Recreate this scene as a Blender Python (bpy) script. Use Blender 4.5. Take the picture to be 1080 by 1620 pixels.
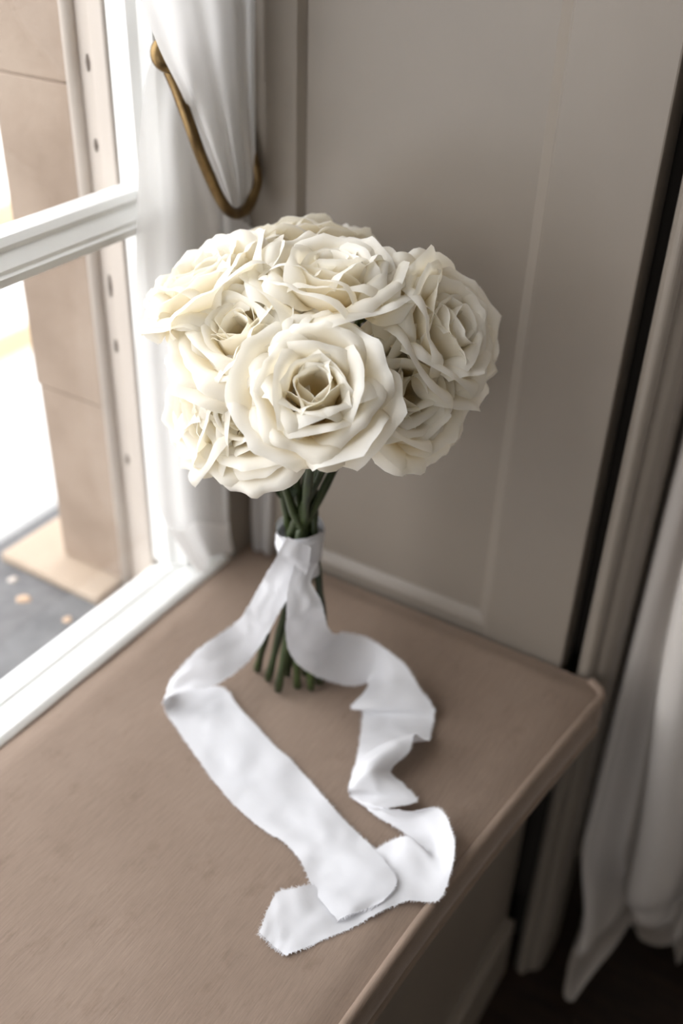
import bpy, math, random
import numpy as np
from mathutils import Vector, Matrix, noise as mnoise

for _o in list(bpy.data.objects):
    bpy.data.objects.remove(_o)
scene = bpy.context.scene
COL = scene.collection
PI = math.pi

# ------------------------------------------------------------------ camera
F_PX = 1626.4
PITCH, YAW, ROLL = (math.radians(a) for a in (33.8665, 30.563, 2.0846))
CAM = np.array([0.353, -0.530, 0.600])
_fw = np.array([-math.sin(YAW) * math.cos(PITCH), math.cos(YAW) * math.cos(PITCH), -math.sin(PITCH)])
_r = np.array([math.cos(YAW), math.sin(YAW), 0.0])
_u = np.cross(_r, _fw)
C_R = math.cos(ROLL) * _r + math.sin(ROLL) * _u
C_U = np.cross(C_R, _fw)
C_F = _fw
cam_d = bpy.data.cameras.new('camera')
cam = bpy.data.objects.new('camera', cam_d)
COL.objects.link(cam)
cam_d.sensor_fit = 'VERTICAL'
cam_d.sensor_height = 36.0
cam_d.sensor_width = 24.0
cam_d.lens = F_PX / 1620 * 36.0
cam_d.clip_start = 0.01
cam_d.clip_end = 100
M = Matrix.Identity(4)
for i in range(3):
    M[i][0], M[i][1], M[i][2], M[i][3] = C_R[i], C_U[i], -C_F[i], CAM[i]
cam.matrix_world = M
cam_d.dof.use_dof = True
cam_d.dof.focus_distance = 0.635
cam_d.dof.aperture_fstop = 3.0
scene.camera = cam

# ------------------------------------------------------------------ world, light, exposure
world = bpy.data.worlds.new('overcast_sky')
scene.world = world
world.use_nodes = True
bg = world.node_tree.nodes['Background']
bg.inputs[0].default_value = (0.96, 0.965, 0.985, 1)
bg.inputs[1].default_value = 4.75
pl = bpy.data.lights.new('window_portal', 'AREA')
pl.shape = 'RECTANGLE'
pl.size, pl.size_y = 1.70, 1.72
pl.cycles.is_portal = True
plo = bpy.data.objects.new('window_portal', pl)
COL.objects.link(plo)
plo.location = (-0.150, -0.795, 0.85)
plo.rotation_euler = (0, math.radians(-90), 0)
pl2 = bpy.data.lights.new('fill_window_portal', 'AREA')  # portal of the added fill window behind the camera
pl2.shape = 'RECTANGLE'
pl2.size, pl2.size_y = 1.20, 1.60
pl2.cycles.is_portal = True
plo2 = bpy.data.objects.new('fill_window_portal', pl2)
COL.objects.link(plo2)
plo2.location = (0.95, -3.69, 1.15)
plo2.rotation_euler = (math.radians(90), 0, 0)
scene.view_settings.view_transform = 'Standard'
scene.view_settings.look = 'None'
scene.view_settings.gamma = 1.0
scene.view_settings.use_curve_mapping = False
scene.view_settings.exposure = 0.0
scene.cycles.use_denoising = True
scene.cycles.max_bounces = 9
scene.cycles.diffuse_bounces = 7
scene.cycles.glossy_bounces = 3
scene.cycles.transmission_bounces = 7
scene.cycles.use_adaptive_sampling = True
scene.cycles.adaptive_threshold = 0.03
scene.cycles.adaptive_min_samples = 16
scene.cycles.transparent_max_bounces = 10


# ------------------------------------------------------------------ measuring helpers
def ray(px, py):
    return C_F + (px - 540) / F_PX * C_R - (py - 810) / F_PX * C_U


def at(px, py, z):
    d = ray(px, py)
    return CAM + d * ((z - CAM[2]) / d[2])


def atx(px, py, x):
    d = ray(px, py)
    return CAM + d * ((x - CAM[0]) / d[0])


def aty(px, py, y):
    d = ray(px, py)
    return CAM + d * ((y - CAM[1]) / d[1])


def atd(px, py, dist):
    d = ray(px, py)
    return CAM + d / np.linalg.norm(d) * dist


def camvec(a, b, c):
    v = a * C_R + b * C_U - c * C_F
    return v / np.linalg.norm(v)


def srgb(r, g, b):
    def f(c):
        c /= 255
        return c / 12.92 if c <= 0.04045 else ((c + 0.055) / 1.055) ** 2.4
    return (f(r), f(g), f(b), 1)


def sstep(a, b, x):
    t = np.clip((x - a) / (b - a), 0, 1)
    return t * t * (3 - 2 * t)


# ------------------------------------------------------------------ materials
def new_mat(name):
    m = bpy.data.materials.new(name)
    m.use_nodes = True
    nt = m.node_tree
    b = nt.nodes['Principled BSDF']
    return m, nt, b


def add(nt, t, **kw):
    n = nt.nodes.new(t)
    for k, v in kw.items():
        setattr(n, k, v)
    return n


def noise_tex(nt, scale, detail=4, rough=0.55, coord='Object', mapscale=(1, 1, 1), rot=(0, 0, 0)):
    tc = add(nt, 'ShaderNodeTexCoord')
    mp = add(nt, 'ShaderNodeMapping')
    mp.inputs['Scale'].default_value = mapscale
    mp.inputs['Rotation'].default_value = rot
    nt.links.new(tc.outputs[coord], mp.inputs['Vector'])
    n = add(nt, 'ShaderNodeTexNoise')
    n.inputs['Scale'].default_value = scale
    n.inputs['Detail'].default_value = detail
    n.inputs['Roughness'].default_value = rough
    nt.links.new(mp.outputs[0], n.inputs['Vector'])
    return n


def ramp(nt, src, stops):
    r = add(nt, 'ShaderNodeValToRGB')
    e = r.color_ramp.elements
    while len(e) < len(stops):
        e.new(0.5)
    for k, (p, c) in enumerate(stops):
        e[k].position = p
        e[k].color = c
    nt.links.new(src, r.inputs[0])
    return r


def bump(nt, b, src, strength, dist):
    n = add(nt, 'ShaderNodeBump')
    n.inputs['Strength'].default_value = strength
    n.inputs['Distance'].default_value = dist
    nt.links.new(src, n.inputs['Height'])
    nt.links.new(n.outputs[0], b.inputs['Normal'])
    return n


def mul(c, k):
    return (c[0] * k, c[1] * k, c[2] * k, 1)


def paint(name, col, rough=0.45, var=0.06, scale=6, brush=True):
    m, nt, b = new_mat(name)
    n = noise_tex(nt, scale, 5)
    r = ramp(nt, n.outputs[0], [(0.3, mul(col, 1 - var)), (0.7, mul(col, 1 + var))])
    nt.links.new(r.outputs[0], b.inputs['Base Color'])
    b.inputs['Roughness'].default_value = rough
    if brush:
        n2 = noise_tex(nt, 260, 3, mapscale=(1, 1, 0.06))
        bump(nt, b, n2.outputs[0], 0.16, 0.0006)
    return m


def sheet_mat(name, col, transl, transp=0.0, rough=0.6, weave=0, tcol=None):
    """thin cloth: diffuse front, light passing through, small open weave"""
    m, nt, b = new_mat(name)
    b.inputs['Base Color'].default_value = col
    b.inputs['Roughness'].default_value = rough
    b.inputs['Specular IOR Level'].default_value = 0.25
    tr = add(nt, 'ShaderNodeBsdfTranslucent')
    tr.inputs[0].default_value = tcol or col
    mx = add(nt, 'ShaderNodeMixShader')
    mx.inputs[0].default_value = transl
    nt.links.new(b.outputs[0], mx.inputs[1])
    nt.links.new(tr.outputs[0], mx.inputs[2])
    out = nt.nodes['Material Output']
    last = mx
    if transp:
        tp = add(nt, 'ShaderNodeBsdfTransparent')
        m2 = add(nt, 'ShaderNodeMixShader')
        m2.inputs[0].default_value = transp
        nt.links.new(mx.outputs[0], m2.inputs[1])
        nt.links.new(tp.outputs[0], m2.inputs[2])
        last = m2
    nt.links.new(last.outputs[0], out.inputs[0])
    if weave:
        n = noise_tex(nt, weave, 4)
        bump(nt, b, n.outputs[0], 0.25, 0.0008)
    return m


MT = {}
MT['panel'] = paint('panel_paint', srgb(128, 119, 109), 0.42)
MT['trim'] = paint('window_paint', srgb(241, 242, 240), 0.35, 0.03)
MT['frame_out'] = paint('outer_frame_paint', srgb(190, 180, 170), 0.5, 0.05)
MT['room_wall'] = paint('room_wall_paint', srgb(202, 194, 182), 0.7, 0.04, brush=False)
MT['ceiling'] = paint('ceiling_paint', srgb(238, 235, 230), 0.8, 0.02, brush=False)
MT['bench'] = paint('bench_paint', srgb(146, 136, 125), 0.5)
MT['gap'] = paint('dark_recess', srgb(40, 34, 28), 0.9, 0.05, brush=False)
MT['facade'] = paint('white_render', srgb(242, 242, 240), 0.9, 0.02, brush=False)
MT['course'] = paint('facade_stone', srgb(196, 172, 140), 0.9, 0.08, brush=False)


def mat_floor():
    m, nt, b = new_mat('dark_wood')
    n = noise_tex(nt, 14, 6, mapscale=(1, 8, 1))
    r = ramp(nt, n.outputs[0], [(0.3, srgb(28, 18, 13)), (0.7, srgb(52, 36, 26))])
    nt.links.new(r.outputs[0], b.inputs['Base Color'])
    b.inputs['Roughness'].default_value = 0.5
    return m


def mat_stone():
    m, nt, b = new_mat('sandstone')
    n = noise_tex(nt, 9, 7, 0.6)
    n2 = noise_tex(nt, 120, 5, 0.7)
    r = ramp(nt, n.outputs[0], [(0.30, srgb(138, 121, 106)), (0.5, srgb(153, 136, 121)), (0.72, srgb(163, 147, 132))])
    nt.links.new(r.outputs[0], b.inputs['Base Color'])
    b.inputs['Roughness'].default_value = 0.95
    bump(nt, b, n2.outputs[0], 0.5, 0.002)
    return m


def mat_lead():
    m, nt, b = new_mat('weathered_lead')
    n = noise_tex(nt, 25, 7, 0.65)
    r = ramp(nt, n.outputs[0], [(0.3, srgb(84, 84, 86)), (0.6, srgb(110, 110, 111)), (0.75, srgb(132, 130, 127))])
    nt.links.new(r.outputs[0], b.inputs['Base Color'])
    b.inputs['Roughness'].default_value = 0.8
    return m


def mat_velvet():
    m, nt, b = new_mat('taupe_velvet')
    n = noise_tex(nt, 7, 6, 0.6)
    fine = noise_tex(nt, 900, 5, 0.8, mapscale=(1, 0.05, 1))
    patch = noise_tex(nt, 42, 6, 0.7, mapscale=(1, 0.6, 1))
    c1 = ramp(nt, n.outputs[0], [(0.32, srgb(136, 118, 104)), (0.68, srgb(147, 129, 115))])
    c2 = ramp(nt, fine.outputs[0], [(0.34, (0.85, 0.845, 0.84, 1)), (0.66, (1.10, 1.10, 1.10, 1))])
    c3 = ramp(nt, patch.outputs[0], [(0.32, (0.87, 0.85, 0.83, 1)), (0.44, (1, 1, 1, 1))])
    mx = add(nt, 'ShaderNodeMix', data_type='RGBA', blend_type='MULTIPLY')
    mx.inputs[0].default_value = 1
    nt.links.new(c1.outputs[0], mx.inputs[6])
    nt.links.new(c2.outputs[0], mx.inputs[7])
    mx2 = add(nt, 'ShaderNodeMix', data_type='RGBA', blend_type='MULTIPLY')
    mx2.inputs[0].default_value = 1
    nt.links.new(mx.outputs[2], mx2.inputs[6])
    nt.links.new(c3.outputs[0], mx2.inputs[7])
    nt.links.new(mx2.outputs[2], b.inputs['Base Color'])
    b.inputs['Roughness'].default_value = 0.8
    b.inputs['Specular IOR Level'].default_value = 0.3
    b.inputs['Sheen Weight'].default_value = 0.45
    b.inputs['Sheen Roughness'].default_value = 0.3
    b.inputs['Sheen Tint'].default_value = srgb(232, 216, 202)
    bump(nt, b, fine.outputs[0], 0.45, 0.0007)
    return m


def mat_petal():
    m, nt, b = new_mat('cream_rose_petal')
    uv = add(nt, 'ShaderNodeUVMap')
    sp = add(nt, 'ShaderNodeSeparateXYZ')
    nt.links.new(uv.outputs[0], sp.inputs[0])
    r = ramp(nt, sp.outputs[1], [(0.0, srgb(248, 226, 164)), (0.40, srgb(251, 239, 207)), (0.74, srgb(253, 248, 235)),
                                 (1.0, srgb(253, 252, 247))])
    mp = add(nt, 'ShaderNodeMapping')
    mp.inputs['Scale'].default_value = (26, 2.5, 1)
    nt.links.new(uv.outputs[0], mp.inputs[0])
    n = add(nt, 'ShaderNodeTexNoise')
    n.inputs['Scale'].default_value = 1.0
    n.inputs['Detail'].default_value = 4
    nt.links.new(mp.outputs[0], n.inputs['Vector'])
    nt.links.new(r.outputs[0], b.inputs['Base Color'])
    b.inputs['Roughness'].default_value = 0.5
    b.inputs['Specular IOR Level'].default_value = 0.3
    bump(nt, b, n.outputs[0], 0.22, 0.0007)
    tr = add(nt, 'ShaderNodeBsdfTranslucent')
    r2 = ramp(nt, sp.outputs[1], [(0.0, srgb(250, 224, 152)), (0.5, srgb(253, 240, 206)), (1.0, srgb(253, 248, 234))])
    nt.links.new(r2.outputs[0], tr.inputs[0])
    mx = add(nt, 'ShaderNodeMixShader')
    mx.inputs[0].default_value = 0.40
    nt.links.new(b.outputs[0], mx.inputs[1])
    nt.links.new(tr.outputs[0], mx.inputs[2])
    nt.links.new(mx.outputs[0], nt.nodes['Material Output'].inputs[0])
    return m


def mat_green(name, a, c, rough=0.4):
    m, nt, b = new_mat(name)
    n = noise_tex(nt, 60, 4, mapscale=(1, 1, 0.25))
    r = ramp(nt, n.outputs[0], [(0.3, a), (0.7, c)])
    nt.links.new(r.outputs[0], b.inputs['Base Color'])
    b.inputs['Roughness'].default_value = rough
    return m


def mat_brass():
    m, nt, b = new_mat('antique_brass')
    n = noise_tex(nt, 90, 5)
    r = ramp(nt, n.outputs[0], [(0.3, srgb(104, 84, 56)), (0.7, srgb(134, 112, 78))])
    nt.links.new(r.outputs[0], b.inputs['Base Color'])
    b.inputs['Metallic'].default_value = 1.0
    b.inputs['Roughness'].default_value = 0.33
    return m


def mat_glass():
    m, nt, b = new_mat('window_glass')
    gl = add(nt, 'ShaderNodeBsdfGlossy')
    gl.inputs['Roughness'].default_value = 0.02
    tp = add(nt, 'ShaderNodeBsdfTransparent')
    mx = add(nt, 'ShaderNodeMixShader')
    mx.inputs[0].default_value = 0.035
    nt.links.new(tp.outputs[0], mx.inputs[1])
    nt.links.new(gl.outputs[0], mx.inputs[2])
    nt.links.new(mx.outputs[0], nt.nodes['Material Output'].inputs[0])
    return m


MT['floor'] = mat_floor()
MT['stone'] = mat_stone()
MT['lead'] = mat_lead()
MT['velvet'] = mat_velvet()
MT['petal'] = mat_petal()
MT['stem'] = mat_green('rose_stem_green', srgb(30, 38, 20), srgb(66, 80, 42))
MT['sepal'] = mat_green('sepal_green', srgb(28, 40, 22), srgb(58, 74, 40), 0.55)
MT['brass'] = mat_brass()
MT['glass'] = mat_glass()
MT['ribbon'] = sheet_mat('white_silk_ribbon', srgb(227, 228, 232), 0.12, 0, 0.6, 90)
MT['sheer'] = sheet_mat('white_voile', srgb(244, 243, 242), 0.52, 0.30, 0.7)
MT['hem'] = sheet_mat('white_voile_double', srgb(244, 243, 242), 0.60, 0.10, 0.7)
MT['drape'] = sheet_mat('ivory_lined_drape', srgb(206, 200, 194), 0.05, 0, 0.75, 60)
MT['sill_stone'] = paint('sky_lit_stone', srgb(178, 161, 143), 0.9, 0.08, 14, brush=False)  # paler than the sandstone: skylight on the sill put into the colour
MT['dirt'] = paint('grey_dirt', srgb(118, 108, 100), 0.9, 0.1, 30, brush=False)
MT['debris'] = paint('leaf_litter', srgb(196, 168, 142), 0.9, 0.15, 30, brush=False)


# ------------------------------------------------------------------ object helpers
def mesh_obj(name, verts, faces, mat, parent=None, smooth=True, uvs=None, edges=()):
    me = bpy.data.meshes.new(name)
    me.from_pydata([tuple(map(float, v)) for v in verts], list(edges), [tuple(map(int, f)) for f in faces])
    if uvs is not None:
        ul = me.uv_layers.new(name='UVMap')
        idx = np.empty(len(me.loops), dtype=np.int32)
        me.loops.foreach_get('vertex_index', idx)
        ul.data.foreach_set('uv', np.asarray(uvs, dtype=np.float32)[idx].ravel())
    if mat:
        me.materials.append(mat)
    if smooth:
        me.polygons.foreach_set('use_smooth', [True] * len(me.polygons))
    me.update()
    o = bpy.data.objects.new(name, me)
    COL.objects.link(o)
    if parent:
        o.parent = parent
        o.matrix_parent_inverse = Matrix.Identity(4)
        bpy_update.append((o, parent))
    return o


bpy_update = []


def child_world(o, parent):
    """vertices are given in world space: keep them there under a moved parent"""
    o.matrix_parent_inverse = parent.matrix_basis.inverted()


def tag(o, label=None, cat=None, group=None, kind=None):
    if label:
        o['label'] = label
    if cat:
        o['category'] = cat
    if group:
        o['group'] = group
    if kind:
        o['kind'] = kind
    return o


def empty(name, loc):
    o = bpy.data.objects.new(name, None)
    o.empty_display_size = 0.05
    COL.objects.link(o)
    o.location = loc
    return o


class MB:
    def __init__(s):
        s.v, s.f = [], []

    def add(s, v, f):
        k = len(s.v)
        s.v += [tuple(p) for p in v]
        s.f += [tuple(i + k for i in q) for q in f]
        return s

    def box(s, x0, x1, y0, y1, z0, z1):
        v = [(x, y, z) for x in (x0, x1) for y in (y0, y1) for z in (z0, z1)]
        return s.add(v, [(0, 1, 3, 2), (4, 6, 7, 5), (0, 4, 5, 1), (2, 3, 7, 6), (0, 2, 6, 4), (1, 5, 7, 3)])

    def tube(s, pts, rad, n=10, cap=True):
        pts = [np.array(p, float) for p in pts]
        if not hasattr(rad, '__len__'):
            rad = [rad] * len(pts)
        ref = np.array([0.31, 0.17, 0.93])
        rings = []
        for i, p in enumerate(pts):
            t = pts[min(i + 1, len(pts) - 1)] - pts[max(i - 1, 0)]
            t /= np.linalg.norm(t) + 1e-12
            a = ref - t * (ref @ t)
            a /= np.linalg.norm(a) + 1e-12
            ref = a
            b = np.cross(t, a)
            rings.append([p + rad[i] * (math.cos(q) * a + math.sin(q) * b) for q in np.arange(n) * 2 * PI / n])
        v = [q for r in rings for q in r]
        f = [(i * n + j, i * n + (j + 1) % n, (i + 1) * n + (j + 1) % n, (i + 1) * n + j)
             for i in range(len(pts) - 1) for j in range(n)]
        if cap:
            f += [tuple(reversed(range(n))), tuple((len(pts) - 1) * n + j for j in range(n))]
        return s.add(v, f)

    def prism(s, prof, axis, a0, a1):
        """profile of 2D points swept along an axis; axis 'z': prof=(x,y), 'y': prof=(x,z), 'x': prof=(y,z)"""
        n = len(prof)
        def P(p, a):
            return {'z': (p[0], p[1], a), 'y': (p[0], a, p[1]), 'x': (a, p[0], p[1])}[axis]
        v = [P(p, a0) for p in prof] + [P(p, a1) for p in prof]
        f = [(i, (i + 1) % n, n + (i + 1) % n, n + i) for i in range(n)]
        f += [tuple(reversed(range(n))), tuple(range(n, 2 * n))]
        return s.add(v, f)

    def build(s, name, mat, parent=None, smooth=False, bevel=0):
        o = mesh_obj(name, s.v, s.f, mat, parent, smooth)
        if bevel:
            md = o.modifiers.new('bevel', 'BEVEL')
            md.width = bevel
            md.segments = 2
            md.limit_method = 'ANGLE'
        return o


def catmull(P, n):
    P = np.asarray(P, float)
    out = []
    for i in range(len(P) - 1):
        p0, p1, p2, p3 = P[max(i - 1, 0)], P[i], P[i + 1], P[min(i + 2, len(P) - 1)]
        for k in range(n):
            t = k / n
            out.append(0.5 * (2 * p1 + (p2 - p0) * t + (2 * p0 - 5 * p1 + 4 * p2 - p3) * t * t + (3 * p1 - p0 - 3 * p2 + p3) * t ** 3))
    out.append(P[-1])
    return np.array(out)


def grid_faces(nu, nv):
    return [(i * nv + j, (i + 1) * nv + j, (i + 1) * nv + j + 1, i * nv + j + 1) for i in range(nu - 1) for j in range(nv - 1)]


def nz(x, y, z=0.0):
    return mnoise.noise(Vector((x, y, z)))


# ------------------------------------------------------------------ setting: room
YP = 0.1485            # face of the panelled reveal
XG = -0.193            # glass plane
Y0 = -1.74             # other end of the window recess
ZF = -0.45             # room floor
ZH = 1.74              # head of the recess


def struct(o):
    o['kind'] = 'structure'
    return o


struct(MB().box(-0.21, 3.6, -3.7, 1.9, ZF - 0.05, ZF).build('floor', MT['floor']))
struct(MB().box(-0.21, 3.6, -3.7, 1.9, 2.25, 2.30).build('ceiling', MT['ceiling']))
struct(MB().box(3.6, 3.65, -3.7, 1.9, ZF, 2.25).build('wall_back', MT['room_wall']))
wn = MB()  # wall with an opening made for the added fill window
wn.box(-0.21, 0.35, -3.75, -3.7, ZF, 2.25)
wn.box(1.55, 3.65, -3.75, -3.7, ZF, 2.25)
wn.box(0.35, 1.55, -3.75, -3.7, ZF, 0.35)
wn.box(0.35, 1.55, -3.75, -3.7, 1.95, 2.25)
struct(wn.build('wall_near', MT['room_wall']))
struct(MB().box(-0.21, 3.65, 1.9, 1.95, ZF, 2.25).build('wall_far', MT['room_wall']))
# window wall: thick masonry around the recess (room face at x = 0.20)
w = MB()
w.box(-0.20, 0.20, 0.215, 1.9, ZF, 2.25)
w.box(-0.20, 0.20, -3.7, Y0 - 0.05, ZF, 2.25)
w.box(-0.20, 0.20, Y0 - 0.05, 0.215, ZH, 2.25)
struct(w.build('wall_window', MT['room_wall']))
# panelled reveal on the right: frame, recessed panel with mouldings
rev = MB()
rev.box(0.1065, 0.1795, YP, YP + 0.030, -0.10, ZH)          # right stile
wr = struct(rev.build('wall_right', MT['panel'], bevel=0.0015))
MB().prism([(-0.185, YP), (-0.1000, YP), (-0.0950, YP + 0.0062), (-0.0950, YP + 0.030), (-0.185, YP + 0.030)], 'z', -0.10, ZH).build('panel_stile', MT['panel'], wr)
MB().box(-0.0945, 0.1065, YP + 0.001, YP + 0.030, -0.10, 0.004).build('panel_rail', MT['panel'], wr)
MB().box(-0.0945, 0.1065, YP + 0.0060, YP + 0.030, 0.002, ZH).build('recessed_panel', MT['panel'], wr)
MB().prism([(0.1070, YP + 0.0003), (0.1070, YP + 0.008), (0.0968, YP + 0.0080), (0.0970, YP + 0.0054), (0.1015, YP + 0.0030), (0.1060, YP + 0.0003)],
           'z', 0.002, ZH).build('panel_moulding', MT['panel'], wr)
MB().prism([(YP + 0.001, 0.002), (YP + 0.0008, 0.006), (YP + 0.0030, 0.0115), (YP + 0.0056, 0.0165), (YP + 0.008, 0.017), (YP + 0.008, 0.002)],
           'x', -0.0935, 0.1065).build('panel_moulding', MT['panel'], wr)
# dark slot behind the stile, then the architrave of the recess
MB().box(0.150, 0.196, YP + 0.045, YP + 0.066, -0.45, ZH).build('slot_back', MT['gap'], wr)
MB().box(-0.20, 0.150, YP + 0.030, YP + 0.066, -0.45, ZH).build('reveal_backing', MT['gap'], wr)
arc = [(0.1915, YP + 0.066), (0.1915, YP + 0.012), (0.1935, YP + 0.006), (0.197, YP + 0.0025), (0.2005, YP + 0.001), (0.204, YP + 0.002), (0.2065, YP + 0.0055), (0.2072, YP + 0.009),
       (0.2080, YP + 0.0100), (0.214, YP + 0.013), (0.2185, YP + 0.020), (0.2200, YP + 0.030), (0.2200, YP + 0.066)]
struct(MB().prism(arc, 'z', ZF, ZH + 0.02).build('trim_1', MT['panel'], smooth=False, bevel=0.0015))
# far side of the recess (behind the camera) and its head
struct(MB().box(-0.185, 0.20, Y0 - 0.05, Y0, ZF, ZH).build('wall_left', MT['panel']))

# bench under the cushion
bench = MB().box(-0.152, 0.176, Y0, 0.148, ZF, -0.062).build('window_seat', MT['bench'], bevel=0.002)
tag(bench, 'painted window seat box below the taupe cushion, dark in shade', 'bench')
MB().box(0.170, 0.186, Y0, 0.146, ZF + 0.0, ZF + 0.09).build('plinth', MT['bench'], bench, bevel=0.002)
MB().box(-0.152, 0.186, Y0, 0.147, -0.062, -0.0455).build('seat_board', MT['bench'], bench, bevel=0.002)

# ------------------------------------------------------------------ window
YS = 0.0665            # inner edge of the sash stile
frame = MB()
frame.box(-0.262, -0.150, Y0, Y0 + 0.03, -0.03, ZH)
frame.box(-0.262, -0.150, Y0, YP, ZH - 0.04, ZH)
win = struct(frame.build('window_1', MT['trim'], bevel=0.002))
MB().box(-0.262, -0.150, 0.113, YP, -0.03, ZH).build('corner_casing', MT['panel'], win, bevel=0.002)
# lower sill board: white strip beside the cushion, and the sash bottom rail
MB().prism([(-0.1535, -0.06), (-0.1535, -0.006), (-0.158, -0.002), (-0.1795, -0.0005), (-0.1805, -0.0022), (-0.1825, -0.0022), (-0.1830, 0.0006), (-0.193, 0.0012), (-0.215, -0.012), (-0.215, -0.06)],
           'y', Y0, 0.113).build('bottom_rail', MT['trim'], win, bevel=0.001)
MB().prism([(-0.205, -0.03), (-0.205, -0.020), (-0.238, -0.044), (-0.238, -0.07), (-0.205, -0.07)], 'y', Y0, 0.10).build('outer_sill', MT['frame_out'], win)
# right stile with an ovolo towards the glass
MB().prism([(-0.175, YS + 0.010), (-0.1755, 0.113), (-0.212, 0.113), (-0.212, YS + 0.004), (-0.196, YS), (-0.190, YS + 0.0005), (-0.185, YS + 0.006)], 'z', 0.0, ZH - 0.03).build('stile', MT['trim'], win)
MB().prism([(-0.175, Y0 + 0.085), (-0.1755, Y0 + 0.03), (-0.212, Y0 + 0.03), (-0.212, Y0 + 0.09), (-0.190, Y0 + 0.095), (-0.185, Y0 + 0.09)], 'z', 0.0, ZH - 0.03).build('stile', MT['trim'], win)
# meeting rail with its stepped mouldings
rail = [(-0.176, 0.3345), (-0.176, 0.3400), (-0.1785, 0.3415), (-0.179, 0.3440), (-0.183, 0.3475), (-0.186, 0.3500), (-0.1885, 0.3520), (-0.1885, 0.3555), (-0.193, 0.3600),
        (-0.197, 0.3605), (-0.212, 0.3605), (-0.212, 0.3300), (-0.196, 0.3300), (-0.186, 0.3310)]
MB().prism(rail, 'y', Y0 + 0.03, YS + 0.004).build('meeting_rail', MT['trim'], win)
MB().prism([(x, z + 0.69) for x, z in rail], 'y', Y0 + 0.03, YS + 0.004).build('glazing_bar', MT['trim'], win)
for z0, z1 in ((0.0, 0.334), (0.358, 1.024), (1.048, ZH - 0.04)):
    MB().box(-0.200, -0.1975, Y0 + 0.09, YS + 0.002, z0, z1).build('pane', MT['glass'], win)
# outer box frame beyond the glass: flat lining, groove, bead against the stone
MB().box(-0.262, -0.2125, 0.074, 0.113, -0.05, ZH).build('frame_lining', MT['frame_out'], win)
MB().box(-0.2285, -0.2140, 0.0685, 0.0745, -0.05, ZH).build('parting_bead', MT['frame_out'], win, bevel=0.0015)
MB().tube([(-0.2515, 0.0715, z) for z in (-0.05, 0.8, ZH)], 0.0058, 10).build('staff_bead', MT['frame_out'], win, smooth=True)
for z, s in ((0.445, 1.0), (0.385, 0.8), (0.27, 1.6), (0.215, 1.0), (0.10, 0.9)):
    MB().tube([(-0.2375, 0.0738, z - 0.006 * s), (-0.2372, 0.0734, z), (-0.2375, 0.0738, z + 0.006 * s)], [0.0009, 0.0017, 0.0009], 8).build('dirt_spot', MT['dirt'], win, smooth=True)

fill_frame = MB()  # unseen window, added behind the camera to fill the roses' shadow side
for (x0, x1, z0, z1) in ((0.35, 0.41, 0.35, 1.95), (1.49, 1.55, 0.35, 1.95), (0.35, 1.55, 0.35, 0.41), (0.35, 1.55, 1.89, 1.95), (0.93, 0.97, 0.35, 1.95), (0.35, 1.55, 1.13, 1.17)):
    fill_frame.box(x0, x1, -3.745, -3.705, z0, z1)
fill_win = struct(fill_frame.build('added_fill_window', MT['trim'], bevel=0.002))
MB().box(0.40, 1.50, -3.726, -3.7235, 0.40, 1.90).build('pane', MT['glass'], fill_win)

# ------------------------------------------------------------------ outside: stone jamb, ledge, building opposite
ext = MB()
ext.box(-0.334, -0.262, 0.0722, 1.4, -1.6, 2.6)
ext.box(-0.330, -0.262, -3.9, Y0 - 0.02, -1.6, 2.6)
ext.box(-0.330, -0.262, Y0 - 0.02, 0.085, ZH + 0.02, 2.6)
ext.box(-0.330, -0.262, Y0 - 0.02, 0.085, -1.6, -0.10)
wext = struct(ext.build('wall_exterior', MT['stone']))
zs = [-0.048, 0.150, 0.428, 0.640, 0.900, 1.120, 1.380, 1.60, 1.76]
for k in range(len(zs) - 1):
    rr = random.Random(k)
    j = rr.uniform(-0.0015, 0.0015)
    MB().box(-0.339 + j, -0.2575, 0.0700 + j * 0.5, 0.30 if k % 2 else 0.46, zs[k] + 0.0006, zs[k + 1] - 0.0006).build('stone_block', MT['stone'], wext, bevel=0.001)
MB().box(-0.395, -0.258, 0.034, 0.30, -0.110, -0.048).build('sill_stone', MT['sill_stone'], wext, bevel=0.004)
ledge = MB()
ledge.box(-0.420, -0.238, Y0, 0.0345, -0.110, -0.056)
led = struct(ledge.build('window_sill', MT['lead'], bevel=0.004))
rr = random.Random(4)
for k, (px, py, s, mat, lab) in enumerate([(38, 945, 0.0085, 'debris', 'tan leaf scrap on the grey outer sill, largest of the flecks'),
                                           (20, 915, 0.006, 'frame_out', 'pale fleck of grit on the grey outer sill beyond the tan leaf scrap'),
                                           (105, 978, 0.006, 'debris', 'small tan leaf scrap on the grey outer sill closest to the sash')]):
    p = at(px, py, -0.054)
    vs, fs = [], []
    mb = MB()
    n = 7
    ang = sorted(rr.uniform(0, 2 * PI) for _ in range(n))
    ring = [(p[0] + s * rr.uniform(0.6, 1.1) * math.cos(a), p[1] + s * rr.uniform(0.6, 1.1) * math.sin(a)) for a in np.arange(n) * 2 * PI / n]
    mb.add([(x, y, -0.0562) for x, y in ring] + [(p[0] + (x - p[0]) * 0.6, p[1] + (y - p[1]) * 0.6, -0.0562 + 0.35 * s) for x, y in ring],
           [(i, (i + 1) % n, n + (i + 1) % n, n + i) for i in range(n)] + [tuple(range(n, 2 * n))])
    o = mb.build('leaf_scrap' if mat == 'debris' else 'grit', MT[mat])
    tag(o, lab, {'debris': 'leaf', 'frame_out': 'grit'}[mat])
XB = -3.4
fac = MB().box(XB - 0.2, XB, -6.0, 7.0, -5.0, 0.75).build('neighbouring_building', MT['facade'])
tag(fac, 'blown out white rendered building seen through the window', 'building')
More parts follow.
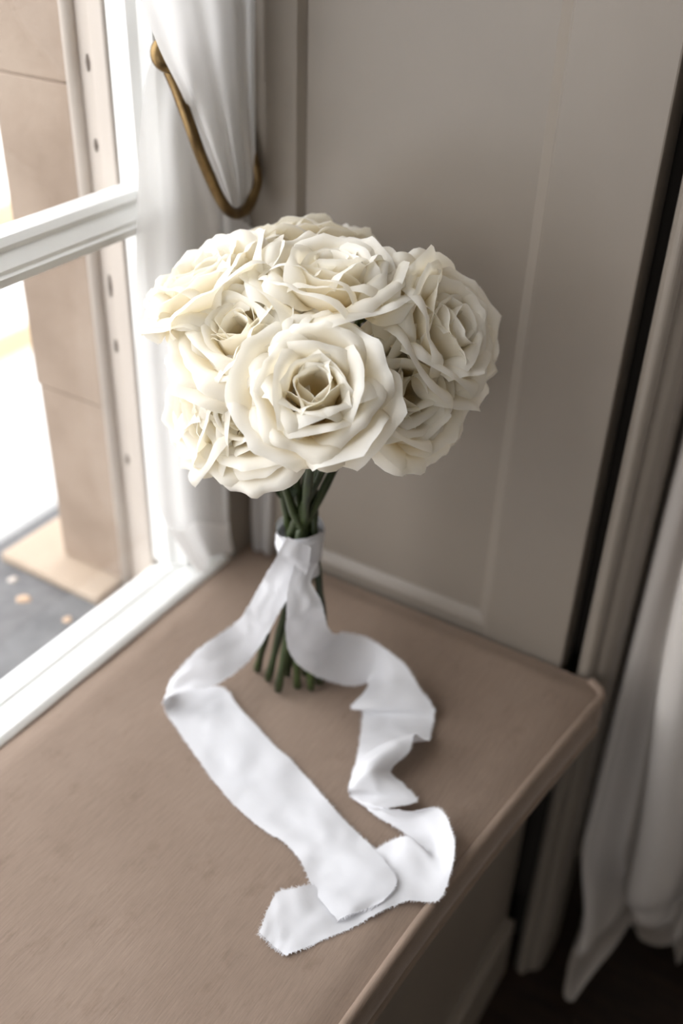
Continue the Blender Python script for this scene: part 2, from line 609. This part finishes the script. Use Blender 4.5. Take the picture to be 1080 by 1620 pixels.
for (y0, y1) in ((320, 360), (528, 566)):
    za, zb = atx(0, y0, XB)[2], atx(0, y1, XB)[2]
    MB().box(XB - 0.02, XB + 0.05, -6.0, 7.0, zb, za).build('string_course', MT['course'], fac)
zg = atx(20, 838, XB)[2]
struct(MB().box(-8, -0.33, -8, 9, zg - 0.1, zg).build('ground', MT['lead']))


# ------------------------------------------------------------------ seat cushion
XW = -0.1500
front_pts = np.array([(0.1435, 0.2060), (0.1405, 0.2150), (0.136, 0.2205), (0.129, 0.2235), (0.045, 0.2125), (-0.063, 0.2010), (-0.140, 0.1945), (-0.228, 0.190), (-0.40, 0.187), (-0.80, 0.185), (Y0 + 0.006, 0.185)])


def xfront(y):
    return float(np.interp(-y, -front_pts[:, 0], front_pts[:, 1]))


def cushion():
    root = empty('seat_cushion', (0.02, -0.2, -0.044))
    tag(root, 'taupe velvet box cushion with piped edges on the window seat', 'cushion')
    YA, YB = Y0 + 0.006, 0.1435
    ys = np.concatenate([np.linspace(YA, -0.4, 16)[:-1], np.linspace(-0.4, 0.115, 50)[:-1], np.linspace(0.115, YB, 16)])
    nx = 60
    T = 0.042
    yk = np.array([xfront(y) for y in ys])
    kern = np.array([1, 2, 3, 2, 1]) / 9
    yk2 = np.convolve(np.pad(yk, 2, mode='edge'), kern, 'valid')
    V = []
    for i, y in enumerate(ys):
        for j in range(nx):
            x = XW + (yk2[i] - XW) * j / (nx - 1)
            d = min(x - XW, yk2[i] - x, YB - y, y - YA)
            z = -0.0045 * (1 - sstep(0, 0.022, d)) + 0.0006 * nz(x * 14, y * 14, 3) + 0.0012 * nz(x * 4, y * 5)
            V.append((x, y, z))
    Fs = grid_faces(len(ys), nx)
    top = mesh_obj('top_panel', V, [f[::-1] for f in Fs], MT['velvet'], root)
    child_world(top, root)
    # boxing strip all round
    loop = [(XW, y) for y in ys[::-1]] + [(XW + (yk2[0] - XW) * k / 10, YA) for k in range(1, 10)] + [(yk2[i], ys[i]) for i in range(len(ys))] + \
           [(yk2[-1] + (XW - yk2[-1]) * k / 10, YB) for k in range(1, 10)]
    n = len(loop)
    c = np.mean(loop, axis=0)
    rows = [(-0.0035, 0), (-0.012, 0.002), (-0.022, 0.003), (-0.032, 0.002), (-T, 0)]
    V, Fs = [], []
    for z, b in rows:
        for k, (x, y) in enumerate(loop):
            ox = b * (1 if x > 0.1 else 0)
            V.append((x + ox + 0.0008 * nz(x * 30, y * 30, z * 40), y, z))
    for i in range(len(rows) - 1):
        for k in range(n):
            Fs.append((i * n + k, i * n + (k + 1) % n, (i + 1) * n + (k + 1) % n, (i + 1) * n + k))
    Fs.append(tuple((len(rows) - 1) * n + k for k in range(n)))
    side = mesh_obj('boxing', V, Fs, MT['velvet'], root)
    child_world(side, root)
    edge = [(yk2[i], ys[i]) for i in range(len(ys))]
    for z in (-0.003, -T + 0.001):
        lp = [(x, y, z + 0.0006 * nz(x * 20, y * 20)) for x, y in edge]
        t = MB().tube(lp, 0.0037, 10).build('piping', MT['velvet'], root, smooth=True)
        child_world(t, root)
    return root


cushion()


# ------------------------------------------------------------------ roses
def petal_geo(R, th, ph0, ph1, curl, L, W, r0, z0, wrap, side, seed, nu=17, nv=23, point=0.05, c0=0.62, crease=0.0):
    rng = random.Random(seed)
    ph0, ph1, curl = math.radians(ph0), math.radians(ph1), math.radians(curl)
    cc = c0 + rng.uniform(-0.06, 0.06)
    U = np.linspace(-1, 1, nu)
    na = nv // 2 + 1
    Vv = np.concatenate([np.linspace(0, 0.70, na)[:-1], np.linspace(0.70, 1, nv - na + 1)])
    wob = [rng.uniform(0, 10) for _ in range(6)]
    asym = rng.uniform(-0.06, 0.06)
    off_pt = rng.uniform(-0.25, 0.25)
    Lu = 1 - 0.34 * np.abs(U) ** 2.3 + asym * U + point * np.exp(-((U - off_pt) / 0.16) ** 2)
    Lu = Lu + np.array([0.030 * nz(wob[0] + x * 2.2, 1.3, 0) + 0.018 * nz(wob[1] + x * 7, 2.1, 0) + 0.010 * nz(wob[1] + x * 17, 5.1, 0) for x in U])
    # meridian of every column: cupped blade, then a rim that rolls back along the whole edge
    fv = np.linspace(0, 1, 121)
    prof_u = []
    roll = [rng.uniform(0.7, 1.25) for _ in range(3)]
    for ui, u in enumerate(U):
        sv = fv * Lu[ui]
        k = np.interp(u, [-1, 0, 1], roll)
        ph = ph0 + (ph1 - ph0) * sstep(0.0, 0.55, sv) + curl * k * np.clip((fv - cc) / (1 - cc), 0, 1) ** 1.2
        d_ = Lu[ui] * L * (fv[1] - fv[0])
        pm = (ph[1:] + ph[:-1]) / 2
        prof_u.append((ph, r0 + np.concatenate([[0], np.cumsum(np.sin(pm)) * d_]), z0 + np.concatenate([[0], np.cumsum(np.cos(pm)) * d_])))
    mid_r = prof_u[nu // 2][1]
    er = np.array([math.cos(th), math.sin(th), 0])
    et = np.array([-math.sin(th), math.cos(th), 0])
    ez = np.array([0, 0, 1.0])
    pts, uvs = [], []
    fine = np.linspace(0, 1, 41)
    skew = rng.uniform(-0.10, 0.10)
    sl, sr = side * rng.uniform(0.5, 1.3), side * rng.uniform(0.5, 1.3)
    for v in Vv:
        Wv = W * (0.20 + 0.80 * math.sin(PI / 2 * min(1, v / 0.66)) ** 0.85)
        rv = float(np.interp(v, fv, mid_r))
        rc = max(rv * wrap + 0.10 * R, 0.12 * R)
        for ui, u in enumerate(U):
            a = abs(u) * Wv
            f = fine * a
            k = (sl if u < 0 else sr) * float(sstep(0.30, 0.95, v))
            a0 = 0.60 * W
            psi = -np.minimum(f, a0) / rc + k * np.clip((f - a0) / (0.4 * W), 0, 1.3) ** 1.5
            t = float(np.mean(np.cos(psi)) * a)
            n = float(np.mean(np.sin(psi)) * a)
            P_ = prof_u[ui]
            p_ = float(np.interp(v, fv, P_[0]))
            r_ = float(np.interp(v, fv, P_[1]))
            z_ = float(np.interp(v, fv, P_[2]))
            n += R * (0.075 * v * v * nz(wob[2] + u * 1.6, wob[3] + v * 1.7, 0) + 0.014 * v * nz(wob[4] + u * 4.5, wob[5] + v * 4, 1))
            n += crease * R * v * math.exp(-((u - off_pt) / 0.30) ** 2)
            tt = math.copysign(t, u) + skew * R * v * v
            pts.append((r_ + n * math.cos(p_)) * er + tt * et + (z_ - n * math.sin(p_)) * ez)
            uvs.append((0.5 + 0.5 * u, v))
    return np.array(pts), uvs, [f for f in grid_faces(nv, nu)]


def axis_matrix(pos, axis, spin):
    z = Vector(axis).normalized()
    x = z.orthogonal().normalized()
    y = z.cross(x)
    m = Matrix((x, y, z)).transposed().to_4x4()
    m = Matrix.Translation(Vector(pos)) @ m @ Matrix.Rotation(spin, 4, 'Z')
    return m


def make_rose(parent, name_label, pos, axis, R, n, opening, seed, spin=0.0, ncore=5):
    rng = random.Random(seed)
    inv = parent.matrix_basis.inverted()
    core_v, core_f, core_uv = [], [], []
    kids = []
    for i in range(n + ncore):
        t = i / (n + ncore - 1)
        th = i * 2.39996 + rng.uniform(-0.30, 0.30)
        ph0 = 60 + 26 * t ** 0.7
        ph1 = -24 + (20 + 66 * opening) * t ** 0.95 + rng.uniform(-6, 6)
        curl = (22 + 125 * t ** 0.6) * rng.uniform(0.5, 1.12)
        if t > 0.80:
            curl *= rng.uniform(0.35, 0.9)
        L = R * (0.86 + 0.38 * t) * rng.uniform(0.93, 1.07)
        W = R * (0.44 + 0.46 * t ** 0.8) * rng.uniform(0.92, 1.12)
        r0 = R * (0.055 + 0.10 * t)
        if i < 3:
            r0, L, W, ph0, ph1 = R * (0.02 + 0.03 * i), L * 1.02, W * 1.05, 46, -6 + 2 * i
        z0 = R * (0.04 - 0.05 * t)
        wrap = 1.05 + 0.40 * t
        side = 0.5 + 1.7 * t
        g = petal_geo(R, th, ph0, ph1, curl, L, W, r0, z0, wrap, side, seed * 100 + i, crease=max(0.0, 0.10 - 0.3 * t), point=0.03 + 0.07 * t,
                      c0=0.86 - 0.04 * t)
        if i < ncore:
            k = len(core_v)
            core_v += list(g[0])
            core_uv += g[1]
            core_f += [tuple(a + k for a in f) for f in g[2]]
        else:
            kids.append(g)
    rose = mesh_obj('rose', core_v, core_f, MT['petal'], None, True, core_uv)
    rose.parent = parent
    Mw = axis_matrix(pos, axis, spin)
    rose.matrix_parent_inverse = inv
    rose.matrix_basis = Mw
    rose['label'] = name_label
    for g in kids:
        p = mesh_obj('petal', g[0], g[2], MT['petal'], None, True, g[1])
        p.parent = rose
    # calyx: green cup and five sepals
    cup = []
    prof = [(0.06, -0.24), (0.10, -0.20), (0.15, -0.10), (0.17, -0.03), (0.12, 0.02)]
    for r_, z_ in prof:
        cup += [(R * r_ * math.cos(a), R * r_ * math.sin(a), R * z_) for a in np.arange(10) * 2 * PI / 10]
    cf = [(i * 10 + j, i * 10 + (j + 1) % 10, (i + 1) * 10 + (j + 1) % 10, (i + 1) * 10 + j) for i in range(len(prof) - 1) for j in range(10)]
    c = mesh_obj('calyx', cup, cf, MT['sepal'])
    c.parent = rose
    return rose, Mw


BASE = np.array([0.0, 0.0, 0.0])
bouquet = empty('rose_bouquet', (0, 0, 0))
tag(bouquet, 'round bouquet of open cream white roses standing on its green stems', 'bouquet')

#        label                                          px   py   dist  axis(right,up,to camera)  R      n   open  seed
ROSES = [
    ('large open rose at the front, facing out',         499, 618, 0.618, (0.02, 0.24, 1.0), 0.0415, 22, 0.86, 11),
    ('wide open rose at the top, seen from the side',    522, 445, 0.665, (0.06, 0.86, 0.62), 0.0455, 22, 0.92, 7),
    ('open rose at the right edge, turned outward',      700, 525, 0.680, (0.72, 0.24, 0.66), 0.0450, 22, 0.90, 5),
    ('open rose at the left edge beside the sheer curtain', 326, 455, 0.700, (-0.50, 0.72, 0.48), 0.0455, 22, 0.90, 9),
    ('half hidden rose between the left and front roses', 384, 532, 0.656, (-0.36, 0.44, 0.82), 0.0420, 22, 0.80, 21),
    ('small rose low at the left, turned away',          318, 655, 0.685, (-0.80, -0.10, 0.45), 0.0385, 18, 0.82, 33),
    ('rose tucked low beside the front rose',            398, 650, 0.655, (-0.42, -0.10, 0.85), 0.0410, 20, 0.80, 41),
    ('shaded rose low at the right, under the right rose', 632, 622, 0.660, (0.55, 0.04, 0.80), 0.0430, 22, 0.80, 52),
    ('rose at the back, peeking over the top rose',      488, 402, 0.770, (-0.05, 0.95, -0.10), 0.0430, 16, 0.95, 61),
    ('blurred rose at the back left',                    395, 415, 0.760, (-0.40, 0.85, 0.05), 0.0370, 12, 0.90, 73),
    ('rose at the back right behind the top rose',       600, 455, 0.745, (0.42, 0.80, 0.05), 0.0370, 12, 0.85, 83),
]
heads = []
for lab, px, py, dist, ax, R, n, op, seed in ROSES:
    a = camvec(*ax)
    ctr = atd(px, py, dist)
    pos = ctr - a * R * 0.45
    ro, Mw = make_rose(bouquet, lab, pos, a, R, n, op, seed)
    heads.append((pos - a * R * 0.22, a))

# stems: from the calyx through the binding point to a spread of cut ends
BIND = np.array([0.003, 0.002, 0.146])
foot_px = [(440, 1093), (407, 1060), (470, 1086), (492, 1090), (424, 1076), (505, 1080), (455, 1068), (482, 1066), (520, 1070), (500, 1055), (460, 1050), (440, 1045)]
rng = random.Random(3)
order = [0, 5, 2, 7, 6, 3, 4, 1, 8, 10, 9]
for k, (hp, ha) in enumerate(heads):
    ft = at(*foot_px[order[k]], 0.0035)
    q = k * 2.4
    rb = 0.0132 * math.sqrt((k + 0.5) / len(heads))
    bpt = BIND + np.array([rb * math.cos(q), rb * math.sin(q), 0])
    fd = (ft - BIND)
    low = bpt * 0.5 + ft * 0.5 + np.array([0, 0, 0.0])
    up = bpt + np.array([(hp[0] - bpt[0]) * 0.22, (hp[1] - bpt[1]) * 0.22, 0.040])
    h1 = hp - ha * 0.016
    pts = catmull([ft, low, bpt, up, h1, hp], 7)
    r_ = [0.0032 + 0.0004 * math.sin(i * 1.7 + k) for i in range(len(pts))]
    o = MB().tube(pts, r_, 9).build('stem', MT['stem'], bouquet, smooth=True)


def leaf_mesh(base, tip, width, up, name, parent, mat):
    base, tip, up = np.array(base), np.array(tip), np.array(up)
    d = tip - base
    sidev = np.cross(d, up)
    sidev /= np.linalg.norm(sidev)
    V = []
    for i in range(9):
        t = i / 8
        wv = width * math.sin(PI * min(1, t * 0.96 + 0.02)) ** 0.8
        c = base + d * t + up * (-0.004 * t * t)
        for s_ in (-1, -0.5, 0, 0.5, 1):
            V.append(c + sidev * wv * s_ - up * 0.25 * wv * (1 - abs(s_)))
    return mesh_obj(name, V, grid_faces(9, 5), mat, parent)


leaf_mesh(atd(388, 728, 0.70), atd(397, 768, 0.70), 0.0022, C_U, 'leaf', bouquet, MT['sepal'])
for a, b in (((470, 752), (452, 800)), ((440, 760), (446, 790))):
    leaf_mesh(atd(*a, 0.745), atd(*b, 0.75), 0.004, -C_F, 'leaf', bouquet, MT['sepal'])

# ------------------------------------------------------------------ ribbon
ribbon = empty('silk_ribbon', tuple(BIND - np.array([0, 0, 0.02])))
tag(ribbon, 'white frayed silk ribbon wrapped round the stems with two long trailing tails', 'ribbon')
rinv = ribbon.matrix_basis.inverted()


def ribbon_strip(name, st, sub=9, nc=13, wr=0.0020, seed=0, label=None, fray=True, bow=0.0):
    A = catmull([at(*s[0]) for s in st], sub)
    B = catmull([at(*s[1]) for s in st], sub)
    A[:, 2] = np.maximum(A[:, 2], 0.0012)
    B[:, 2] = np.maximum(B[:, 2], 0.0012)
    n = len(A)
    bows = catmull([(q[2] if len(q) > 2 else bow, 0, 0) for q in st], sub)[:, 0]
    mid = (A + B) / 2
    length = np.concatenate([[0], np.cumsum(np.linalg.norm(np.diff(mid, axis=0), axis=1))])
    V = np.zeros((n, nc, 3))
    for i in range(n):
        tng = mid[min(i + 1, n - 1)] - mid[max(i - 1, 0)]
        wd = B[i] - A[i]
        nn = np.cross(wd, tng)
        nn /= np.linalg.norm(nn) + 1e-9
        if nn[2] < 0:
            nn = -nn
        for j in range(nc):
            c = j / (nc - 1)
            h = wr * (nz(length[i] * 38 + seed, c * 2.4, seed) + 0.40 * nz(length[i] * 95 + seed, c * 5, seed + 4) + 0.5 * max(0, 0.35 - abs(nz(length[i] * 24 + c * 1.6, c * 1.2, seed + 8))) )
            h += bows[i] * math.sin(PI * c)
            e = 0.0007 * nz(length[i] * 300, seed + 9.3, 0) if j in (0, nc - 1) else 0
            p = A[i] + wd * c + nn * h + wd / (np.linalg.norm(wd) + 1e-9) * e
            p[2] = max(p[2], 0.0012)
            V[i, j] = p
    o = mesh_obj(name, V.reshape(-1, 3), grid_faces(n, nc), MT['ribbon'], None)
    o.parent = ribbon
    o.matrix_parent_inverse = rinv
    if label:
        o['label'] = label
    if fray:
        rg = random.Random(seed + 77)
        vs, fs = [], []

        def thread(p, d, ln):
            d = d / (np.linalg.norm(d) + 1e-9)
            up = np.array([rg.uniform(-0.3, 0.3), rg.uniform(-0.3, 0.3), 1.0])
            s_ = np.cross(d, up)
            s_ /= np.linalg.norm(s_) + 1e-9
            w_ = 0.00013
            k = len(vs)
            bend = s_ * rg.uniform(-0.6, 0.6) * ln + np.array([0, 0, rg.uniform(0.0, 0.4) * ln])
            m = p + d * ln * 0.5 + bend * 0.3
            e = p + d * ln + bend
            vs.extend([p - s_ * w_, p + s_ * w_, m + s_ * w_, m - s_ * w_, e])
            fs.extend([(k, k + 1, k + 2, k + 3), (k + 3, k + 2, k + 4)])
        for side in (0, nc - 1):
            for i in range(n - 1):
                if length[i] < 0.11:
                    continue
                for _ in range(5):
                    t = rg.random()
                    p = V[i, side] * (1 - t) + V[i + 1, side] * t
                    outd = V[i, side] - V[i, 6]
                    tg = V[i + 1, side] - V[i, side]
                    d = outd / (np.linalg.norm(outd) + 1e-9) + tg / (np.linalg.norm(tg) + 1e-9) * rg.uniform(-1.6, 1.6)
                    thread(p, d, rg.uniform(0.0006, 0.0026))
        tg = V[n - 1, 6] - V[n - 3, 6]
        for _ in range(150):
            t = rg.random() * (nc - 1.001)
            j = int(t)
            p = V[n - 1, j] * (1 - t + j) + V[n - 1, j + 1] * (t - j)
            thread(p, tg / np.linalg.norm(tg) + np.array([rg.uniform(-0.5, 0.5) for _ in range(3)]), rg.uniform(0.0008, 0.0035))
        fo = mesh_obj('frayed_threads', vs, fs, MT['ribbon'], None, False)
        fo.parent = o
        fo['kind'] = 'stuff'
    return o


TAIL_A = [((492, 866, .153), (455, 850, .164)), ((484, 908, .131), (437, 880, .148)), ((450, 955, .100), (415, 918, .116)),
          ((425, 1000, .070), (393, 958, .092)), ((397, 1040, .042), (370, 988, .070)), ((348, 1080, .032), (320, 1022, .058)),
          ((300, 1092, .026), (284, 1058, .040)), ((264, 1103, .018), (266, 1085, .022)), ((260, 1122, .004), (285, 1088, .004)),
          ((280, 1152, .0015), (350, 1088, .002)), ((300, 1182, .0015), (378, 1120, .002)), ((345, 1245, .002), (425, 1170, .002)),
          ((400, 1300, .0015), (478, 1222, .002)), ((455, 1338, .002), (530, 1283, .003)), ((478, 1368, .004), (575, 1325, .005)),
          ((497, 1410, .004), (610, 1365, .008)), ((520, 1440, .004), (626, 1396, .007)), ((534, 1456, .003), (604, 1426, .005))]
TAIL_B = [((466, 892, .140), (504, 890, .136)), ((456, 934, .122), (492, 918, .124)), ((452, 975, .101), (508, 952, .108)), ((455, 1025, .066), (517, 988, .082)),
          ((478, 1057, .040), (528, 1002, .062)), ((520, 1077, .016), (545, 1002, .046)), ((556, 1085, .004), (575, 1008, .038)),
          ((582, 1080, .003), (605, 1024, .033)), ((576, 1095, .008), (640, 1052, .026)), ((556, 1119, .010), (665, 1090, .020)),
          ((575, 1124, .009), (684, 1118, .012)), ((574, 1130, .003), (685, 1135, .006)), ((572, 1152, .002), (682, 1152, .005)),
          ((567, 1187, .003), (676, 1172, .013), .000), ((563, 1206, .005), (655, 1163, .026), .005), ((557, 1225, .009), (646, 1188, .022), .010), ((553, 1242, .011), (617, 1220, .014), .009),
          ((553, 1250, .010), (637, 1241, .012), .004), ((554, 1256, .006), (658, 1267, .009), .002), ((560, 1264, .004), (612, 1279, .013), .000),
          ((592, 1287, .004), (645, 1282, .017)), ((630, 1311, .003), (693, 1279, .020)), ((664, 1336, .003), (713, 1312, .022)),
          ((672, 1346, .004), (717, 1350, .020)), ((668, 1340, .012), (708, 1392, .010)), ((640, 1323, .015), (692, 1424, .002)),
          ((605, 1337, .008), (640, 1426, .0013)), ((560, 1370, .002), (596, 1446, .0013)), ((510, 1395, .003), (556, 1467, .0013)),
          ((468, 1405, .008), (512, 1486, .0013)), ((436, 1415, .008), (478, 1501, .0013)), ((410, 1476, .003), (450, 1511, .0013))]
ribbon_strip('tail', TAIL_A, seed=1, label='flat diagonal ribbon tail nearer the window', bow=0.0)
ribbon_strip('tail', TAIL_B, seed=5, label='twisted looping ribbon tail nearer the cushion edge')

# band around the stems
for (z0, z1, rad, s0) in ((0.116, 0.156, 0.0158, 2.0), (0.141, 0.158, 0.0172, 6.0)):
    V = []
    for i in range(9):
        z = z0 + (z1 - z0) * i / 8
        for j in range(48):
            a = j * 2 * PI / 48
            rr_ = rad + 0.0012 * nz(math.cos(a) * 2 + s0, math.sin(a) * 2, z * 120) + 0.0005 * math.sin(i * 2.2 + a)
            V.append((BIND[0] + rr_ * math.cos(a) * 1.05, BIND[1] + rr_ * math.sin(a) * 1.05, z + 0.003 * math.sin(a + s0)))
    Fs = [(i * 48 + j, i * 48 + (j + 1) % 48, (i + 1) * 48 + (j + 1) % 48, (i + 1) * 48 + j) for i in range(8) for j in range(48)]
    o = mesh_obj('wrap_band', V, Fs, MT['ribbon'])
    o.parent = ribbon
    o.matrix_parent_inverse = rinv


# ------------------------------------------------------------------ brass holdback
hook = empty('curtain_holdback', (-0.130, YP, 0.395))
tag(hook, 'curved antique brass holdback hook carrying the gathered sheer curtain', 'curtain hook')
hinv = hook.matrix_basis.inverted()
hp = [np.array((-0.152, 0.1480, 0.432)), np.array((-0.150, 0.1425, 0.420)), np.array((-0.141, 0.1395, 0.396)), aty(406, 275, 0.1385), atx(402, 305, -0.129), atx(390, 330, -0.127), atx(370, 338, -0.126), atx(350, 318, -0.126), atx(322, 258, -0.130),
      atx(301, 200, -0.137), atx(281, 145, -0.147), atx(268, 114, -0.153), atx(264, 104, -0.156)]
pts = catmull(hp, 8)
o = MB().tube(pts, 0.0044, 14).build('arm', MT['brass'], hook, smooth=True)
o.matrix_parent_inverse = hinv
tipd = pts[-1] - pts[-3]
tipd /= np.linalg.norm(tipd)
# small dished end cap
prof = [(0.0036, -0.002), (0.0060, 0.000), (0.0105, 0.002), (0.0125, 0.0045), (0.0118, 0.0065), (0.006, 0.0078), (0.0005, 0.008)]
V, Fs = [], []
for r_, z_ in prof:
    V += [(r_ * math.cos(a), r_ * math.sin(a), z_) for a in np.arange(24) * 2 * PI / 24]
Fs = [(i * 24 + j, i * 24 + (j + 1) % 24, (i + 1) * 24 + (j + 1) % 24, (i + 1) * 24 + j) for i in range(len(prof) - 1) for j in range(24)]
Mc = axis_matrix(atx(264, 88, -0.156), (0.75, -0.62, 0.35), 0)
o = mesh_obj('end_cap', [Mc @ Vector(v) for v in V], Fs, MT['brass'])
o.parent = hook
o.matrix_parent_inverse = hinv
Mc = axis_matrix((-0.152, 0.1485, 0.432), (0, -1, 0), 0)
o = mesh_obj('wall_rose', [Mc @ Vector((v[0], v[1], v[2] * 0.6)) for v in V], Fs, MT['brass'])
o.parent = hook
o.matrix_parent_inverse = hinv

# ------------------------------------------------------------------ sheer curtain
sheer = empty('sheer_curtain', (-0.150, 0.10, 0.004))
tag(sheer, 'white sheer voile curtain gathered over the brass hook beside the window', 'curtain')
sinv = sheer.matrix_basis.inverted()


def sheet(name, rows, nfold, amp, ncols=90, nrows=70, seed=0, normal=(0.8, -0.6, 0), mat='sheer', ampfn=None):
    """rows: list of (left point, right point); folds run down the cloth"""
    A = catmull([r[0] for r in rows], 12)
    B = catmull([r[1] for r in rows], 12)
    n = len(A)
    nn = np.array(normal) / np.linalg.norm(normal)
    V = []
    for i in range(n):
        v = i / (n - 1)
        am = amp * (ampfn(v) if ampfn else 1)
        for j in range(ncols):
            c = j / (ncols - 1)
            ph = c * nfold * 2 * PI + 1.3 * nz(c * 3 + seed, v * 1.4, 0)
            h = math.sin(ph) + 0.22 * math.sin(2.1 * ph + 1 + seed) + 0.4 * nz(c * 5 + seed, v * 2.0, 3)
            V.append(A[i] * (1 - c) + B[i] * c + nn * h * am)
    o = mesh_obj(name, V, grid_faces(n, ncols), MT[mat])
    o.parent = sheer
    o.matrix_parent_inverse = sinv
    return o, V, n, ncols


top_v = lambda px, y: atx(px, y, -0.132)
rows = [(np.array((-0.165, -0.30, 1.66)), np.array((-0.135, 0.140, 1.66))), (np.array((-0.150, -0.10, 0.80)), np.array((-0.132, 0.1385, 0.80))),
        (np.array((-0.141, -0.028, 0.630)), np.array((-0.130, 0.1375, 0.640))), (np.array((-0.138, -0.001, 0.545)), np.array((-0.130, 0.1375, 0.560))),
        (atx(218, -10, -0.137), atx(405, 0, -0.130)), (atx(252, 78, -0.136), atx(405, 100, -0.130)), (atx(284, 142, -0.139), atx(405, 180, -0.130)),
        (atx(312, 205, -0.139), atx(405, 240, -0.130)), (atx(334, 258, -0.137), atx(404, 285, -0.131)), (atx(352, 305, -0.136), atx(397, 318, -0.132)), (atx(366, 340, -0.137), atx(388, 342, -0.135))]
sheet('upper_drape', rows, 2.6, 0.0030, seed=2, ampfn=lambda v: 1.6 - 1.0 * v, mat='hem')
rows = [(atx(246, -40, -0.166), atx(345, -40, -0.150)), (atx(262, 50, -0.166), atx(345, 80, -0.150)), (atx(234, 112, -0.166), atx(352, 200, -0.150)), (atx(222, 200, -0.166), atx(356, 280, -0.148)), (atx(217, 320, -0.166), atx(392, 340, -0.146)),
        (atx(214, 480, -0.166), atx(415, 420, -0.146)),
        (atx(220, 600, -0.165), atx(412, 560, -0.146)), (atx(238, 740, -0.163), atx(400, 720, -0.148)), (atx(258, 820, -0.161), atx(394, 810, -0.150)),
        (np.array((-0.158, 0.070, 0.0045)), np.array((-0.152, 0.140, 0.005)))]
o, V, n, nc = sheet('lower_drape', rows, 2.0, 0.0048, seed=8, ampfn=lambda v: 0.5 + 0.7 * v)
k0 = int(n * 0.90)
hv = [np.array(V[i * nc + j]) + np.array((0.0007, -0.0005, 0)) for i in range(k0, n) for j in range(nc)]
o = mesh_obj('hem', hv, grid_faces(n - k0, nc), MT['hem'])
o.parent = sheer
o.matrix_parent_inverse = sinv
# last fold in the corner against the panelling
rows = [(atx(352, 330, -0.140), aty(425, 380, 0.143)), (aty(372, 560, 0.140), aty(430, 560, 0.143)), (aty(396, 720, 0.140), aty(432, 720, 0.143)), (aty(397, 820, 0.139), aty(430, 820, 0.143)), (aty(400, 878, 0.138), aty(428, 884, 0.142))]
sheet('corner_fold', rows, 1.5, 0.0028, ncols=40, seed=14, normal=(0.2, -1, 0))


# ------------------------------------------------------------------ heavy drape on the room side
drape = empty('lined_drape', (0.32, 0.22, ZF))
tag(drape, 'heavy ivory lined drape falling in deep folds to the dark floor', 'curtain')
dinv = drape.matrix_basis.inverted()
plan = [(0.212, 0.310), (0.216, 0.240), (0.2215, 0.205), (0.2275, 0.190), (0.237, 0.196), (0.2445, 0.214), (0.2500, 0.190), (0.2530, 0.165), (0.261, 0.150), (0.278, 0.150), (0.296, 0.172), (0.305, 0.205),
        (0.312, 0.215), (0.320, 0.180), (0.335, 0.155), (0.355, 0.155), (0.375, 0.190), (0.385, 0.220), (0.395, 0.200), (0.410, 0.165), (0.430, 0.160), (0.455, 0.200), (0.462, 0.280), (0.430, 0.36)]
pc = catmull([(x, y, 0) for x, y in plan], 8)
zl = np.concatenate([np.linspace(1.66, 0.25, 8)[:-1], np.linspace(0.25, -0.20, 20)[:-1], np.linspace(-0.20, ZF + 0.006, 22)])
rows_ = [(z, 0.0) for z in zl] + [(ZF + 0.006, q) for q in np.linspace(0.05, 0.3, 8)]
V = []
for z, q in rows_:
    fl = float(sstep(0.15, -0.26, z))
    tuck = float(sstep(-0.24, -0.42, z))
    for k, p in enumerate(pc):
        c = k / (len(pc) - 1)
        late = min(1.0, max(0.0, (p[0] - 0.236) / 0.012))
        front = float(sstep(0.26, 0.17, p[1]))
        x = p[0] + fl * 0.024 * late + tuck * 0.02 * (1 - late) + q * (0.03 + 0.05 * nz(c * 4, 2.2, 0))
        y = p[1] + tuck * front * (0.105 * late + 0.02) - q * (0.10 + 0.07 * nz(c * 5, 7.7, 0)) - q * 0.10 * (1 - late)
        zz = z + (0.026 * math.sin(PI * min(1, q * 1.1)) * (0.6 + nz(c * 8, q * 2, 4)) if q else 0)
        V.append((x + 0.0016 * nz(c * 20, z * 6, 1), y + 0.003 * nz(c * 12, z * 5, 7), max(zz, ZF + 0.004)))
o = mesh_obj('cloth', V, grid_faces(len(rows_), len(pc)), MT['drape'])
o.parent = drape
o.matrix_parent_inverse = dinv

# objects whose vertices were written in world space under a root at the origin need nothing more
for o, par in bpy_update:
    if o.matrix_parent_inverse == Matrix.Identity(4):
        o.matrix_parent_inverse = par.matrix_basis.inverted()
